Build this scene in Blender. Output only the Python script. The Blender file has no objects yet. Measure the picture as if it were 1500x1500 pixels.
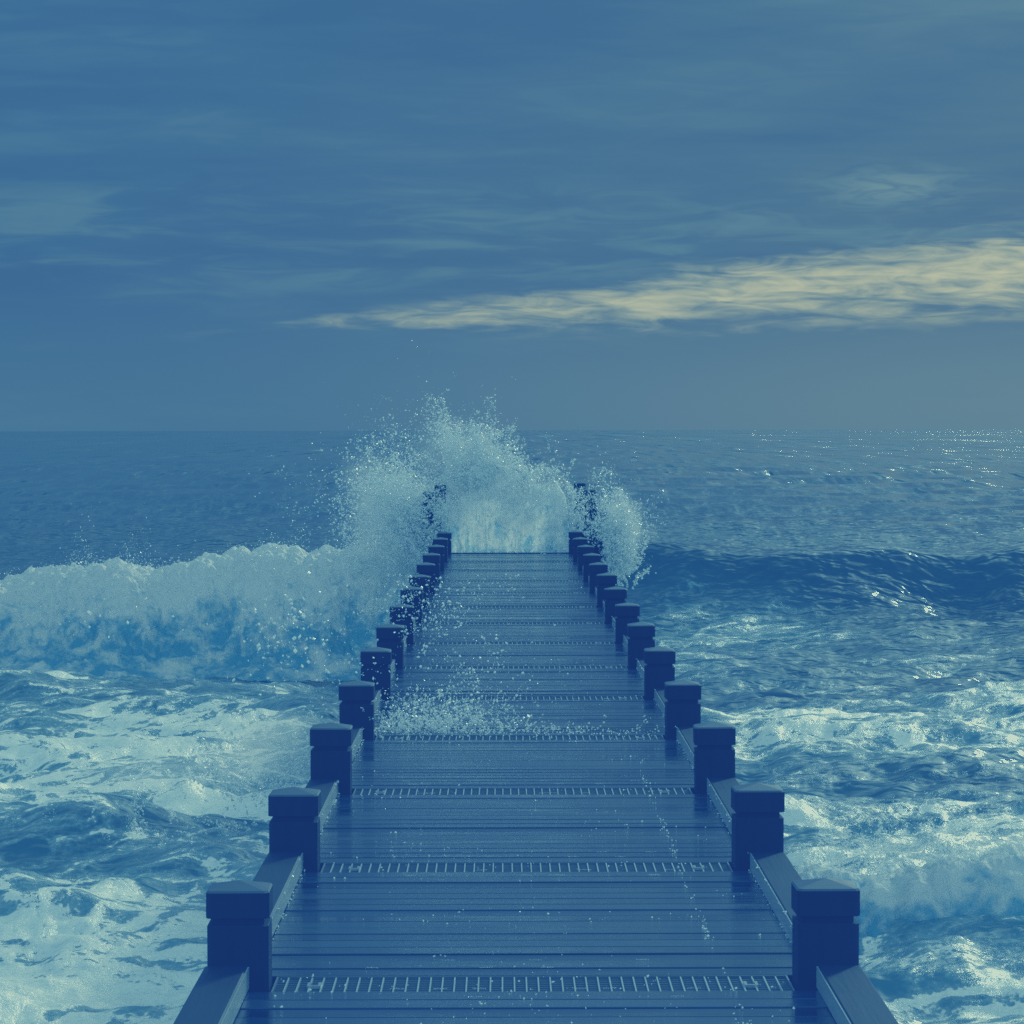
import bpy, math, random
import numpy as np
from mathutils import Matrix, Vector

random.seed(7)
rng = np.random.default_rng(11)
scene = bpy.context.scene
col = scene.collection
R = math.radians

# ------------------------------------------------------------------ constants (metres)
CAM_Z = 1.76          # eye height above the deck (deck top is z = 0)
SEA_Z = -1.64         # still water level
PX = 0.088            # pier centre line
W = 1.87              # post centre to post centre
PW = 0.20             # post width
BAY = 2.8             # post spacing
Y1 = 10.36            # front face of the first post in view
NB = 14               # posts per side
DECK_END = Y1 + (NB - 1) * BAY + 0.30
H_CAM = CAM_Z - SEA_Z

# ------------------------------------------------------------------ numpy noise
def _hash(ix, iy, iz, seed):
    h = (ix.astype(np.int64) * 374761393 + iy.astype(np.int64) * 668265263
         + iz.astype(np.int64) * 2147483647 + seed * 1274126177) & 0xFFFFFFFF
    h = ((h ^ (h >> 13)) * 1274126177) & 0xFFFFFFFF
    h = ((h ^ (h >> 16)) * 2246822519) & 0xFFFFFFFF
    return ((h ^ (h >> 15)) & 0xFFFFFF) / float(0xFFFFFF)

def vnoise(x, y, z=None, seed=0):
    if z is None: z = np.zeros_like(x)
    ix, iy, iz = np.floor(x), np.floor(y), np.floor(z)
    fx, fy, fz = x - ix, y - iy, z - iz
    fx = fx * fx * fx * (fx * (fx * 6 - 15) + 10)
    fy = fy * fy * fy * (fy * (fy * 6 - 15) + 10)
    fz = fz * fz * fz * (fz * (fz * 6 - 15) + 10)
    out = 0
    flat = not np.any(iz) and not np.any(fz)
    for dz in ((0,) if flat else (0, 1)):
        for dy in (0, 1):
            for dx in (0, 1):
                w = (fx if dx else 1 - fx) * (fy if dy else 1 - fy)
                if not flat: w = w * (fz if dz else 1 - fz)
                out = out + w * _hash(ix + dx, iy + dy, iz + dz, seed)
    return out

def fbm(x, y, z=None, seed=0, octs=4, gain=.5, lac=2.03):
    s = 0; a = 1; t = 0
    for k in range(octs):
        s = s + a * vnoise(x, y, z, seed + k * 17); t += a; a *= gain
        x = x * lac + 3.1; y = y * lac - 1.7
        if z is not None: z = z * lac + .7
    return s / t

def billow(x, y, z, seed=0, octs=4, gain=.5):
    s = 0; a = 1; t = 0
    for k in range(octs):
        s = s + a * np.abs(2 * vnoise(x, y, z, seed + k * 13) - 1); t += a; a *= gain
        x = x * 2.1 + 1.3; y = y * 2.1 + 5.1; z = z * 2.1 + 2.2
    return s / t

def sstep(a, b, x):
    t = np.clip((x - a) / (b - a), 0, 1)
    return t * t * (3 - 2 * t)

# ------------------------------------------------------------------ object helpers
def tag(o, label=None, cat=None, group=None, kind=None):
    if label: o['label'] = label
    if cat: o['category'] = cat
    if group: o['group'] = group
    if kind: o['kind'] = kind
    return o

def empty(name, loc=(0, 0, 0)):
    o = bpy.data.objects.new(name, None)
    o.location = loc; o.empty_display_size = .2
    col.objects.link(o); return o

def mesh_np(name, verts, faces, mat, parent=None, smooth=True, attrs=None, loc=None):
    """verts (n,3), faces (m,k) all with the same number of corners"""
    me = bpy.data.meshes.new(name)
    n, m = len(verts), len(faces); k = faces.shape[1]
    me.vertices.add(n); me.vertices.foreach_set('co', np.ascontiguousarray(verts, dtype=np.float32).ravel())
    me.loops.add(m * k); me.loops.foreach_set('vertex_index', np.ascontiguousarray(faces, dtype=np.int32).ravel())
    me.polygons.add(m); me.polygons.foreach_set('loop_start', np.arange(0, m * k, k, dtype=np.int32))
    me.polygons.foreach_set('use_smooth', np.full(m, smooth))
    for an, av in (attrs or {}).items():
        a = me.attributes.new(an, 'FLOAT', 'POINT'); a.data.foreach_set('value', np.ascontiguousarray(av, dtype=np.float32))
    me.update(calc_edges=True); me.validate()
    me.materials.append(mat)
    o = bpy.data.objects.new(name, me); col.objects.link(o)
    if parent: o.parent = parent
    if loc is not None: o.location = loc
    return o

def grid_faces(nr, nc):
    i = np.arange(nr - 1)[:, None] * nc + np.arange(nc - 1)[None, :]
    i = i.ravel()
    return np.stack([i, i + 1, i + nc + 1, i + nc], 1)

class MB:
    """collects bevelled boxes / prisms into one mesh"""
    def __init__(s): s.v = []; s.f = []; s.shade = []
    def box(s, x0, x1, y0, y1, z0, z1, b=0.0, tilt=0.0, shade=.5):
        base = len(s.v)
        if b <= 0:
            P = [(x0, y0, z0), (x1, y0, z0), (x1, y1, z0), (x0, y1, z0), (x0, y0, z1), (x1, y0, z1), (x1, y1, z1), (x0, y1, z1)]
            F = [(0, 3, 2, 1), (4, 5, 6, 7), (0, 1, 5, 4), (1, 2, 6, 5), (2, 3, 7, 6), (3, 0, 4, 7)]
        else:
            P = []
            for z, i in ((z0, 0), (z1 - b, 0), (z1, b)):
                P += [(x0 + i, y0 + i, z), (x1 - i, y0 + i, z), (x1 - i, y1 - i, z), (x0 + i, y1 - i, z)]
            F = [(0, 3, 2, 1), (8, 9, 10, 11)]
            for r in (0, 4):
                for k in range(4): F.append((r + k, r + (k + 1) % 4, r + 4 + (k + 1) % 4, r + 4 + k))
        if tilt:
            P = [(x, y, z + tilt * (y - y0)) for x, y, z in P]
        s.v += P; s.shade += [shade] * len(P)
        s.f += [tuple(base + q for q in f) for f in F]
    def rings(s, levels, cx, cy, closed_top=None, shade=.5, cham=.012):
        """levels: list of (z, half width); octagonal-ish square rings with chamfered corners"""
        base = len(s.v)
        for z, h in levels:
            c = min(cham, h * .5)
            P = [(-h + c, -h), (h - c, -h), (h, -h + c), (h, h - c), (h - c, h), (-h + c, h), (-h, h - c), (-h, -h + c)]
            s.v += [(cx + x, cy + y, z) for x, y in P]
        L = len(levels)
        for r in range(L - 1):
            for k in range(8):
                a = base + r * 8 + k; b_ = base + r * 8 + (k + 1) % 8
                s.f.append((a, b_, b_ + 8, a + 8))
        s.f.append(tuple(base + k for k in range(7, -1, -1)))
        if closed_top is None:
            s.f.append(tuple(base + (L - 1) * 8 + k for k in range(8)))
        else:
            s.v.append((cx, cy, closed_top)); t = len(s.v) - 1
            for k in range(8): s.f.append((base + (L - 1) * 8 + k, base + (L - 1) * 8 + (k + 1) % 8, t))
        s.shade += [shade] * (len(s.v) - base)
    def build(s, name, mat, parent=None, loc=None, smooth=False):
        me = bpy.data.meshes.new(name); me.from_pydata(s.v, [], s.f)
        a = me.attributes.new('shade', 'FLOAT', 'POINT'); a.data.foreach_set('value', s.shade)
        me.materials.append(mat); me.update()
        if smooth:
            me.polygons.foreach_set('use_smooth', [True] * len(me.polygons))
        o = bpy.data.objects.new(name, me); col.objects.link(o)
        if parent: o.parent = parent
        if loc is not None: o.location = loc
        return o

# ------------------------------------------------------------------ material helpers
class NT:
    def __init__(s, tree): s.t = tree; s.t.nodes.clear()
    def n(s, typ, **kw):
        nd = s.t.nodes.new(typ)
        for k, v in kw.items():
            if k.startswith('i_'):
                key = k[2:]
                key = int(key) if key.isdigit() else key.replace('_', ' ')
                s.set(nd.inputs[key], v)
            else: setattr(nd, k, v)
        return nd
    def set(s, sock, v):
        if isinstance(v, bpy.types.NodeSocket): s.t.links.new(v, sock)
        else: sock.default_value = v
    def math(s, op, a, b=None, c=None, clamp=False):
        nd = s.t.nodes.new('ShaderNodeMath'); nd.operation = op; nd.use_clamp = clamp
        s.set(nd.inputs[0], a)
        if b is not None: s.set(nd.inputs[1], b)
        if c is not None: s.set(nd.inputs[2], c)
        return nd.outputs[0]
    def vmath(s, op, a, b=None):
        nd = s.t.nodes.new('ShaderNodeVectorMath'); nd.operation = op
        s.set(nd.inputs[0], a)
        if b is not None: s.set(nd.inputs[1], b)
        return nd.outputs['Value'] if op in ('LENGTH', 'DOT_PRODUCT') else nd.outputs[0]
    def ss(s, x, a, b, lo=0., hi=1.):
        nd = s.t.nodes.new('ShaderNodeMapRange'); nd.interpolation_type = 'SMOOTHSTEP'
        for i, v in enumerate((x, a, b, lo, hi)): s.set(nd.inputs[i], v)
        return nd.outputs[0]
    def noise(s, vec, scale, detail=4, rough=.5, dist=0., dim='3D'):
        nd = s.t.nodes.new('ShaderNodeTexNoise'); nd.noise_dimensions = dim
        s.set(nd.inputs['Vector'], vec)
        for k, v in (('Scale', scale), ('Detail', detail), ('Roughness', rough), ('Distortion', dist)): s.set(nd.inputs[k], v)
        return nd.outputs
    def mixc(s, f, a, b):
        nd = s.t.nodes.new('ShaderNodeMix'); nd.data_type = 'RGBA'
        s.set(nd.inputs[0], f); s.set(nd.inputs[6], a); s.set(nd.inputs[7], b)
        return nd.outputs[2]
    def mapping(s, vec, scale=(1, 1, 1), rot=(0, 0, 0), loc=(0, 0, 0)):
        nd = s.t.nodes.new('ShaderNodeMapping'); s.set(nd.inputs[0], vec)
        nd.inputs[1].default_value = loc; nd.inputs[2].default_value = rot; nd.inputs[3].default_value = scale
        return nd.outputs[0]

def material(name):
    m = bpy.data.materials.new(name); m.use_nodes = True
    return m, NT(m.node_tree)

def wood(name, base, rough=.35, grain=(1, 1, 1), coat=.5, wet=.5, spec=.5):
    m, t = material(name)
    tc = t.n('ShaderNodeTexCoord').outputs['Object']
    g = t.mapping(tc, grain)
    n1 = t.noise(g, 9, 6, .6, .4)[0]
    n2 = t.noise(tc, 1.7, 4, .6)[0]
    sh = t.n('ShaderNodeAttribute', attribute_name='shade').outputs['Fac']
    k = t.math('MULTIPLY_ADD', n1, .9, t.math('MULTIPLY_ADD', sh, .8, .15))
    c = t.n('ShaderNodeMix', data_type='RGBA', blend_type='MULTIPLY')
    c.inputs[0].default_value = 1; c.inputs[6].default_value = (*base, 1)
    comb = t.n('ShaderNodeCombineColor'); [t.set(comb.inputs[i], k) for i in range(3)]
    t.set(c.inputs[7], comb.outputs[0])
    r = t.ss(n2, .35, .65, rough * (1 - wet * .6), rough * 1.25)
    bmp = t.n('ShaderNodeBump', i_Strength=.35, i_Distance=.004, i_Height=n1)
    p = t.n('ShaderNodeBsdfPrincipled', i_Base_Color=c.outputs[2], i_Roughness=r, i_Normal=bmp.outputs[0])
    p.inputs['IOR'].default_value = 1.33; p.inputs['Specular IOR Level'].default_value = spec
    p.inputs['Coat Weight'].default_value = coat; p.inputs['Coat Roughness'].default_value = .12
    o = t.n('ShaderNodeOutputMaterial'); t.set(o.inputs[0], p.outputs[0])
    return m

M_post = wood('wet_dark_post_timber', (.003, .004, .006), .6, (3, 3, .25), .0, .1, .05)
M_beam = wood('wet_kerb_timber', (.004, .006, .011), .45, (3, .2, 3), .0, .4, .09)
M_side_sunlit = wood('sunlit_tone_kerb_face', (.26, .29, .30), .30, (3, .2, 3), .3, .5)  # lighter copy of the kerb timber: sunlight on the inner face put into colour

def deck_material():
    m, t = material('wet_deck_boards')
    tc = t.n('ShaderNodeTexCoord').outputs['Object']
    geo = t.n('ShaderNodeNewGeometry').outputs['Position']
    sh = t.n('ShaderNodeAttribute', attribute_name='shade').outputs['Fac']
    n1 = t.noise(t.mapping(geo, (.5, 14, 1)), 3, 7, .65, .3)[0]
    n2 = t.noise(t.mapping(geo, (1.1, 1.3, 1)), 1.2, 5, .6, .5)[0]
    n3 = t.noise(t.mapping(geo, (1.0, 9, 1)), 1.6, 4, .6)[0]
    wv = t.n('ShaderNodeTexWave', bands_direction='Y', i_Vector=geo, i_Scale=26.0, i_Distortion=.4, i_Detail=1.0)
    k = t.math('MULTIPLY', t.math('MULTIPLY_ADD', n1, 1.0, .3), t.math('MULTIPLY_ADD', sh, 1.9, .15))
    base = t.mixc(t.math('MULTIPLY', k, .9, clamp=True), (.0005, .002, .007, 1), (.004, .013, .032, 1))
    wetf = t.ss(t.math('MULTIPLY_ADD', n3, .55, t.math('MULTIPLY', n2, .55)), .46, .66)
    r = t.math('ADD', t.math('MULTIPLY_ADD', wetf, -.17, .22), t.math('MULTIPLY', t.math('SUBTRACT', sh, .5), .12))
    h = t.math('ADD', t.math('MULTIPLY', n1, .6), t.math('MULTIPLY', wv.outputs['Fac'], .5))
    bmp = t.n('ShaderNodeBump', i_Strength=.3, i_Distance=.0022, i_Height=h)
    p = t.n('ShaderNodeBsdfPrincipled', i_Base_Color=base, i_Roughness=r, i_Normal=bmp.outputs[0])
    p.inputs['IOR'].default_value = 1.33; p.inputs['Specular IOR Level'].default_value = .29
    o = t.n('ShaderNodeOutputMaterial'); t.set(o.inputs[0], p.outputs[0])
    return m
M_deck = deck_material()

def simple(name, base, rough, metal=0., noise_amt=.3, scale=30):
    m, t = material(name)
    tc = t.n('ShaderNodeTexCoord').outputs['Object']
    n1 = t.noise(tc, scale, 4)[0]
    c = t.mixc(n1, tuple(v * (1 - noise_amt) for v in base) + (1,), tuple(min(1, v * (1 + noise_amt)) for v in base) + (1,))
    p = t.n('ShaderNodeBsdfPrincipled', i_Base_Color=c, i_Roughness=rough, i_Metallic=metal)
    o = t.n('ShaderNodeOutputMaterial'); t.set(o.inputs[0], p.outputs[0])
    return m
M_steel = simple('galvanised_grating_steel', (.30, .36, .38), .38, .35)
M_steel_dark = simple('weathered_grating_steel', (.05, .06, .07), .5, .3)
M_screw = simple('stainless_screw', (.6, .62, .62), .25, .9, .1)

def droplet_material():
    m, t = material('white_sea_spray')
    d = t.n('ShaderNodeBsdfDiffuse', i_Color=(.93, .96, .97, 1))
    tr = t.n('ShaderNodeBsdfTranslucent', i_Color=(.93, .96, .97, 1))
    g = t.n('ShaderNodeBsdfGlossy', i_Color=(.8, .8, .8, 1), i_Roughness=.25)
    a = t.n('ShaderNodeMixShader', i_0=.55); t.set(a.inputs[1], d.outputs[0]); t.set(a.inputs[2], tr.outputs[0])
    b = t.n('ShaderNodeMixShader', i_0=.12); t.set(b.inputs[1], a.outputs[0]); t.set(b.inputs[2], g.outputs[0])
    o = t.n('ShaderNodeOutputMaterial'); t.set(o.inputs[0], b.outputs[0])
    return m
M_drop = droplet_material()

def mist_material(name, dens, nscale=1.6, lo=.42, hi=.72, stretch=(1, 1, 1)):
    """soft airborne spray: a volume that thins towards the edge of its ellipsoid"""
    m, t = material(name)
    oc = t.n('ShaderNodeTexCoord').outputs['Object']
    pos = t.n('ShaderNodeNewGeometry').outputs['Position']
    r = t.vmath('LENGTH', oc)
    n1 = t.noise(t.mapping(pos, stretch), nscale, 5, .62, .6)[0]
    edge = t.math('SUBTRACT', 1.0, r, clamp=True)
    f = t.ss(t.math('ADD', t.math('MULTIPLY', edge, .75), t.math('SUBTRACT', n1, .42)), lo - .30, hi - .18)
    f = t.math('MULTIPLY', f, t.ss(edge, 0., .18))
    v = t.n('ShaderNodeVolumeScatter', i_Color=(.93, .97, 1, 1), i_Density=t.math('MULTIPLY', f, dens), i_Anisotropy=.35)
    o = t.n('ShaderNodeOutputMaterial'); t.set(o.inputs['Volume'], v.outputs[0])
    return m

def whitewater_material():
    m, t = material('aerated_white_water')
    pos = t.n('ShaderNodeNewGeometry').outputs['Position']
    at = t.n('ShaderNodeAttribute', attribute_name='foam').outputs['Fac']
    n1 = t.noise(t.mapping(pos, (1, 1, 1.1)), 1.6, 8, .66, .5)[0]
    n2 = t.noise(pos, 14, 6, .7, .3)[0]
    n5 = t.noise(t.mapping(pos, (1, 1, .8)), 5.0, 3, .5, .8)[0]
    f = t.ss(t.math('ADD', t.math('ADD', at, t.math('MULTIPLY_ADD', n5, 1.6, -.8)), t.math('ADD', t.math('MULTIPLY_ADD', n1, 2.4, -1.2), t.math('MULTIPLY_ADD', n2, .6, -.3))), .10, .90)
    c = t.mixc(f, (.10, .38, .64, 1), (.95, .97, .97, 1))
    bmp = t.n('ShaderNodeBump', i_Strength=.9, i_Distance=.06, i_Height=t.math('ADD', t.math('MULTIPLY', n2, .5), n1))
    p = t.n('ShaderNodeBsdfPrincipled', i_Base_Color=c, i_Roughness=.5, i_Normal=bmp.outputs[0])
    tr = t.n('ShaderNodeBsdfTranslucent', i_Color=t.mixc(f, (.12, .45, .65, 1), (.92, .95, .95, 1)), i_Normal=bmp.outputs[0])
    mx = t.n('ShaderNodeMixShader', i_0=.5); t.set(mx.inputs[1], p.outputs[0]); t.set(mx.inputs[2], tr.outputs[0])
    o = t.n('ShaderNodeOutputMaterial'); t.set(o.inputs[0], mx.outputs[0])
    return m
M_white = whitewater_material()

def sea_material():
    m, t = material('sea_water')
    pos = t.n('ShaderNodeNewGeometry').outputs['Position']
    sep = t.n('ShaderNodeSeparateXYZ', i_Vector=pos)
    X, Y = sep.outputs[0], sep.outputs[1]
    flat = t.n('ShaderNodeCombineXYZ'); t.set(flat.inputs[0], X); t.set(flat.inputs[1], Y)
    flat = flat.outputs[0]
    cov = t.n('ShaderNodeAttribute', attribute_name='foam').outputs['Fac']
    # warped lace of foam
    warp = t.noise(flat, .55, 3, .5)[1]
    wv = t.vmath('ADD', flat, t.vmath('MULTIPLY', t.vmath('SUBTRACT', warp, (.5, .5, .5)), (2.6, 1.8, 0)))
    big = t.noise(t.mapping(wv, (.55, .8, 1)), .9, 6, .6, .6)[0]
    rid = t.math('ABSOLUTE', t.math('MULTIPLY_ADD', t.noise(t.mapping(wv, (.5, 1.1, 1)), 1.5, 4, .55, .8)[0], 2., -1.))
    rid = t.math('SUBTRACT', 1., t.math('MULTIPLY', rid, 2.6), clamp=True)
    fine = t.noise(t.mapping(wv, (1, 1.2, 1)), 7.5, 6, .68, .4)[0]
    vor = t.n('ShaderNodeTexVoronoi', feature='DISTANCE_TO_EDGE', i_Vector=wv, i_Scale=2.3)
    lace = t.ss(vor.outputs[0], .02, .22, 1., 0.)
    pat = t.math('ADD', t.math('MULTIPLY', big, .95), t.math('ADD', t.math('MULTIPLY', rid, .22), t.math('MULTIPLY', lace, .12)))
    fine2 = t.noise(t.mapping(flat, (1, 1.3, 1)), 26, 5, .65, .3)[0]
    vor2 = t.n('ShaderNodeTexVoronoi', feature='SMOOTH_F1', i_Vector=wv, i_Scale=8.5)
    vor3 = t.n('ShaderNodeTexVoronoi', feature='F1', i_Vector=flat, i_Scale=23.0)
    pat = t.math('ADD', pat, t.math('MULTIPLY_ADD', fine, .34, -.17))
    pat = t.math('ADD', pat, t.math('MULTIPLY_ADD', fine2, .22, -.11))
    pat = t.math('ADD', pat, t.math('MULTIPLY_ADD', vor2.outputs['Distance'], .16, -.07))
    pat = t.math('ADD', pat, t.math('MULTIPLY_ADD', vor3.outputs['Distance'], .10, -.045))
    thr = t.math('MULTIPLY_ADD', cov, -.80, 1.12)
    dlt = t.math('SUBTRACT', pat, thr)
    thick = t.ss(dlt, .02, .13)
    fo = t.math('MAXIMUM', t.math('MULTIPLY', t.ss(dlt, -.14, .08), .50), thick)
    fo = t.math('MULTIPLY', fo, t.ss(cov, .02, .12))
    foamcol = t.mixc(t.ss(t.math('ADD', t.math('ADD', fo, t.math('MULTIPLY_ADD', fine2, .9, -.45)), t.math('MULTIPLY_ADD', fine, .9, -.45)), .25, 1.15), (.17, .31, .40, 1), (.78, .84, .84, 1))
    # ripples: three bands of scale so that distant water keeps visible chop
    d = t.vmath('LENGTH', pos)
    b1 = t.noise(t.mapping(flat, (.8, 1.5, 1)), 2.6, 2.2, .5, .4)[0]
    bump1 = t.n('ShaderNodeBump', i_Strength=1., i_Distance=.10, i_Height=b1)
    def chop(wid, lng, off):
        c = t.noise(t.mapping(flat, (1 / wid, 1 / lng, 1), loc=(off, off * 2, off)), 1., 1.2, .5, .3)[1]
        return t.vmath('SUBTRACT', c, (.5, .5, .5))
    def sc(v, k):
        nd = t.n('ShaderNodeVectorMath', operation='SCALE'); t.set(nd.inputs[0], v); t.set(nd.inputs['Scale'], k); return nd.outputs[0]
    nrm = bump1.outputs[0]
    ld = t.math('LOGARITHM', d, 2.)
    gust = t.noise(t.mapping(flat, (.06, .02, 1)), 1., 4, .6)[0]
    gust2 = t.noise(t.mapping(flat, (.9, .22, 1)), 1., 3, .6)[0]
    gk = t.math('ADD', t.ss(gust, .35, .65, .45, 1.0), t.ss(gust2, .55, .75, .0, .8))
    for i, (dc, wid, lng) in enumerate(((32, .16, .20), (64, .20, .62), (128, .36, 2.6), (256, .75, 12), (512, 1.4, 48), (1024, 2.8, 190), (2300, 7., 900))):
        wgt = t.math('SUBTRACT', 1., t.math('ABSOLUTE', t.math('SUBTRACT', ld, math.log2(dc))), clamp=True) if i < 6 else t.ss(ld, 10., 11.2)
        amp = (.22, .58, 1.55, 2.6, 3.1, 3.1, 2.9)[i]
        k = t.math('MULTIPLY', t.math('MULTIPLY', wgt, amp), gk)
        nrm = t.vmath('ADD', nrm, t.vmath('MULTIPLY', sc(chop(wid, lng, i * 3.7), k), (.95, 1., 0)))
    nrm = t.vmath('NORMALIZE', nrm)
    wc = t.mixc(t.ss(cov, .1, .8), (.004, .032, .060, 1), (.030, .110, .165, 1))
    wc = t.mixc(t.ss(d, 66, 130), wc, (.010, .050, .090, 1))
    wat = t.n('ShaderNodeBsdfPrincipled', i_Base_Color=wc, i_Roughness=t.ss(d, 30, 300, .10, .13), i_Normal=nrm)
    wat.inputs['IOR'].default_value = 1.333
    fbump = t.n('ShaderNodeBump', i_Strength=.9, i_Distance=.024, i_Height=t.math('ADD', t.math('ADD', fine, t.math('MULTIPLY', fine2, .45)), t.math('MULTIPLY', fo, .6)))
    fm = t.n('ShaderNodeBsdfPrincipled', i_Base_Color=foamcol, i_Roughness=.33, i_Normal=fbump.outputs[0])
    mx = t.n('ShaderNodeMixShader', i_0=fo); t.set(mx.inputs[1], wat.outputs[0]); t.set(mx.inputs[2], fm.outputs[0])
    o = t.n('ShaderNodeOutputMaterial'); t.set(o.inputs[0], mx.outputs[0])
    return m
M_sea = sea_material()

# ------------------------------------------------------------------ the sea
def sea_rows():
    near = np.concatenate([np.linspace(-40, 6, 12), np.linspace(8, 15, 12)])
    F = 4831 * H_CAM
    o = np.arange(1080, 12, -1.35)
    mid = F / o
    far = np.geomspace(mid[-1] * 1.06, 60000, 70)
    return np.concatenate([near, mid, far])

def swell(X, Y):
    """extra height (m) of the named waves"""
    h = np.zeros_like(X)
    n = fbm(X * .25, Y * .12, seed=5, octs=3)
    # unbroken wave right of the pier
    yc = 57.8 + .09 * (X - 2) + 1.6 * (fbm(X * .2, X * 0, seed=8, octs=3) - .5)
    dy = Y - yc
    prof = np.where(dy < 0, np.exp(-(np.abs(dy) / 1.7) ** 1.7), np.exp(-(dy / 5.5) ** 2))
    h += prof * 1.50 * sstep(-3, 3, X) * (.88 + .24 * n) * sstep(90, 40, X)
    # shoulder under the breaker on the left
    dy = Y - 49.4
    prof = np.where(dy < 0, np.exp(-(np.abs(dy) / 1.1) ** 2), np.exp(-(dy / 5.0) ** 2))
    h += prof * .85 * sstep(1.0, -1.5, X)
    # second swell further out
    yc = 98 + .25 * X + 4 * (fbm(X * .08, X * 0, seed=18, octs=2) - .5)
    dy = Y - yc
    prof = np.where(dy < 0, np.exp(-(np.abs(dy) / 3.5) ** 1.7), np.exp(-(dy / 8) ** 2))
    h += prof * .55
    # small wave close in, left
    yc = 27.0 + .10 * (X + 4) + .7 * (fbm(X * .5, X * 0, seed=28, octs=3) - .5)
    dy = Y - yc
    prof = np.where(dy < 0, np.exp(-(np.abs(dy) / .75) ** 1.8), np.exp(-(dy / 2.6) ** 2))
    h += prof * .30 * sstep(-.4, -1.6, X) * sstep(-16, -7, X)
    # small wave close in, right
    yc = 22.1 - .05 * X + .5 * (fbm(X * .6, X * 0, seed=38, octs=3) - .5)
    dy = Y - yc
    prof = np.where(dy < 0, np.exp(-(np.abs(dy) / .55) ** 2), np.exp(-(dy / 2.2) ** 2))
    h += prof * .34 * sstep(1.2, 2.4, X)
    return h

def cover(X, Y):
    """foam coverage 0..1"""
    yl = [14, 20, 24.5, 25.6, 26.4, 27.2, 30, 34, 38, 41, 46, 48.5, 54, 60, 75]
    cl = [.84, .86, .82, .62, .54, .76, .80, .70, .60, .50, .48, .50, .25, .12, .03]
    yr = [14, 20.5, 21.5, 23, 27, 29.5, 32, 35, 39, 42, 47, 54, 57, 60, 66, 90]
    cr = [.80, .82, .62, .84, .82, .72, .56, .76, .68, .46, .42, .40, .06, .02, .04, .02]
    a = np.interp(Y, yl, cl); b = np.interp(Y, yr, cr)
    k = sstep(-.6, .8, X)
    c = a * (1 - k) + b * k
    nearpier = np.exp(-((X - 1.6) / 2.4) ** 2) * sstep(42, 48, Y) * sstep(60, 55, Y)
    c = c + .22 * nearpier
    n = fbm(X * .22, Y * .16, seed=77, octs=4)
    c = (c - .10) + (n - .5) * .75 * sstep(0, .25, c)
    return np.clip(c, 0, 1)

def sea_height(X, Y, dy, dx):
    h = np.zeros_like(X)
    r2 = np.random.default_rng(5)
    wl = np.geomspace(.55, 26, 46)
    for i, L in enumerate(wl):
        ang = r2.normal(0, .55) + R(8)
        kx, ky = math.sin(ang) * 2 * math.pi / L, math.cos(ang) * 2 * math.pi / L
        ph = r2.uniform(0, 6.28)
        amp = .0070 * L ** .78
        lim = sstep(2.0, 4.0, L / np.maximum(dx, dy * .55))
        s = np.sin(kx * X + ky * Y + ph + 1.4 * np.sin(.13 * X / L ** .5 + .21 * Y / L ** .5 + i))
        h += lim * amp * (1 - 1.6 * np.abs(s) ** .9 if i % 2 else s)
    return h

def build_sea():
    ys = sea_rows()
    core = np.arange(-.185, .1851, .00052)
    step = [.0008 * 1.11 ** k for k in range(60)]
    ext = .185 + np.cumsum(step)
    t = np.concatenate([-ext[::-1], core, ext])
    wdt = np.maximum(ys, 14)
    X = wdt[:, None] * t[None, :]
    Y = np.repeat(ys[:, None], len(t), 1)
    dyr = np.gradient(ys)[:, None] * np.ones_like(X)
    dxr = np.gradient(X, axis=1)
    h = sea_height(X, Y, dyr, dxr)
    sw = swell(X, Y)
    calm = 1 - .25 * sstep(60, 200, Y)
    rough = fbm(X * .9, Y * .9, seed=3, octs=5) - .5
    rough2 = fbm(X * 3.1, Y * 3.1, seed=31, octs=4) - .5
    nearf = sstep(70, 40, Y)
    c = cover(X, Y)
    z = SEA_Z + h * calm + sw + rough * .36 * nearf + rough2 * .035 * nearf
    z -= sstep(3000, 60000, Y) * 0.0
    V = np.stack([X.ravel(), Y.ravel(), z.ravel()], 1)
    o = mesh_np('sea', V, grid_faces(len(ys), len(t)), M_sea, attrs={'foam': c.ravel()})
    tag(o, 'choppy blue sea streaked with white foam on both sides of the pier', 'sea', kind='structure')
    return o
build_sea()

# ------------------------------------------------------------------ the pier
pier = empty('pier', (PX, DECK_END / 2, 0))
tag(pier, 'dark wet timber pier running out to sea between two rows of square capped posts', 'pier')
OFF = Vector((PX, DECK_END / 2, 0))
def local(o, x, y, z=0):
    o.location = (x - OFF.x, y - OFF.y, z - OFF.z); return o
def dup(o, parent, x, y):
    c = o.copy(); col.objects.link(c); c.parent = parent
    if x is not None: local(c, x, y)
    for ch in list(o.children):
        d = ch.copy(); col.objects.link(d); d.parent = c
    return c

def make_post(top=.312, bottom=-4.2, width=PW):
    h = width / 2
    a = MB()
    a.rings([(bottom, h - .006), (-.12, h - .003), (top - .112, h - .003), (top - .110, h - .005), (top - .109, h - .018),
             (top - .089, h - .018), (top - .088, h - .003), (top - .086, h), (top - .007, h)], 0, 0)
    post = a.build('post', M_post, pier)
    c = MB()
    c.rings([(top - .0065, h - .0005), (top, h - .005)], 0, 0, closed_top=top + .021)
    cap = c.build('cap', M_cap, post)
    return post
M_cap = wood('post_cap_timber', (.018, .024, .034), .36, (.3, 3, 3), .15, .6, .4)  # paler than the post timber: light on the pyramid top put into colour

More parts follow.
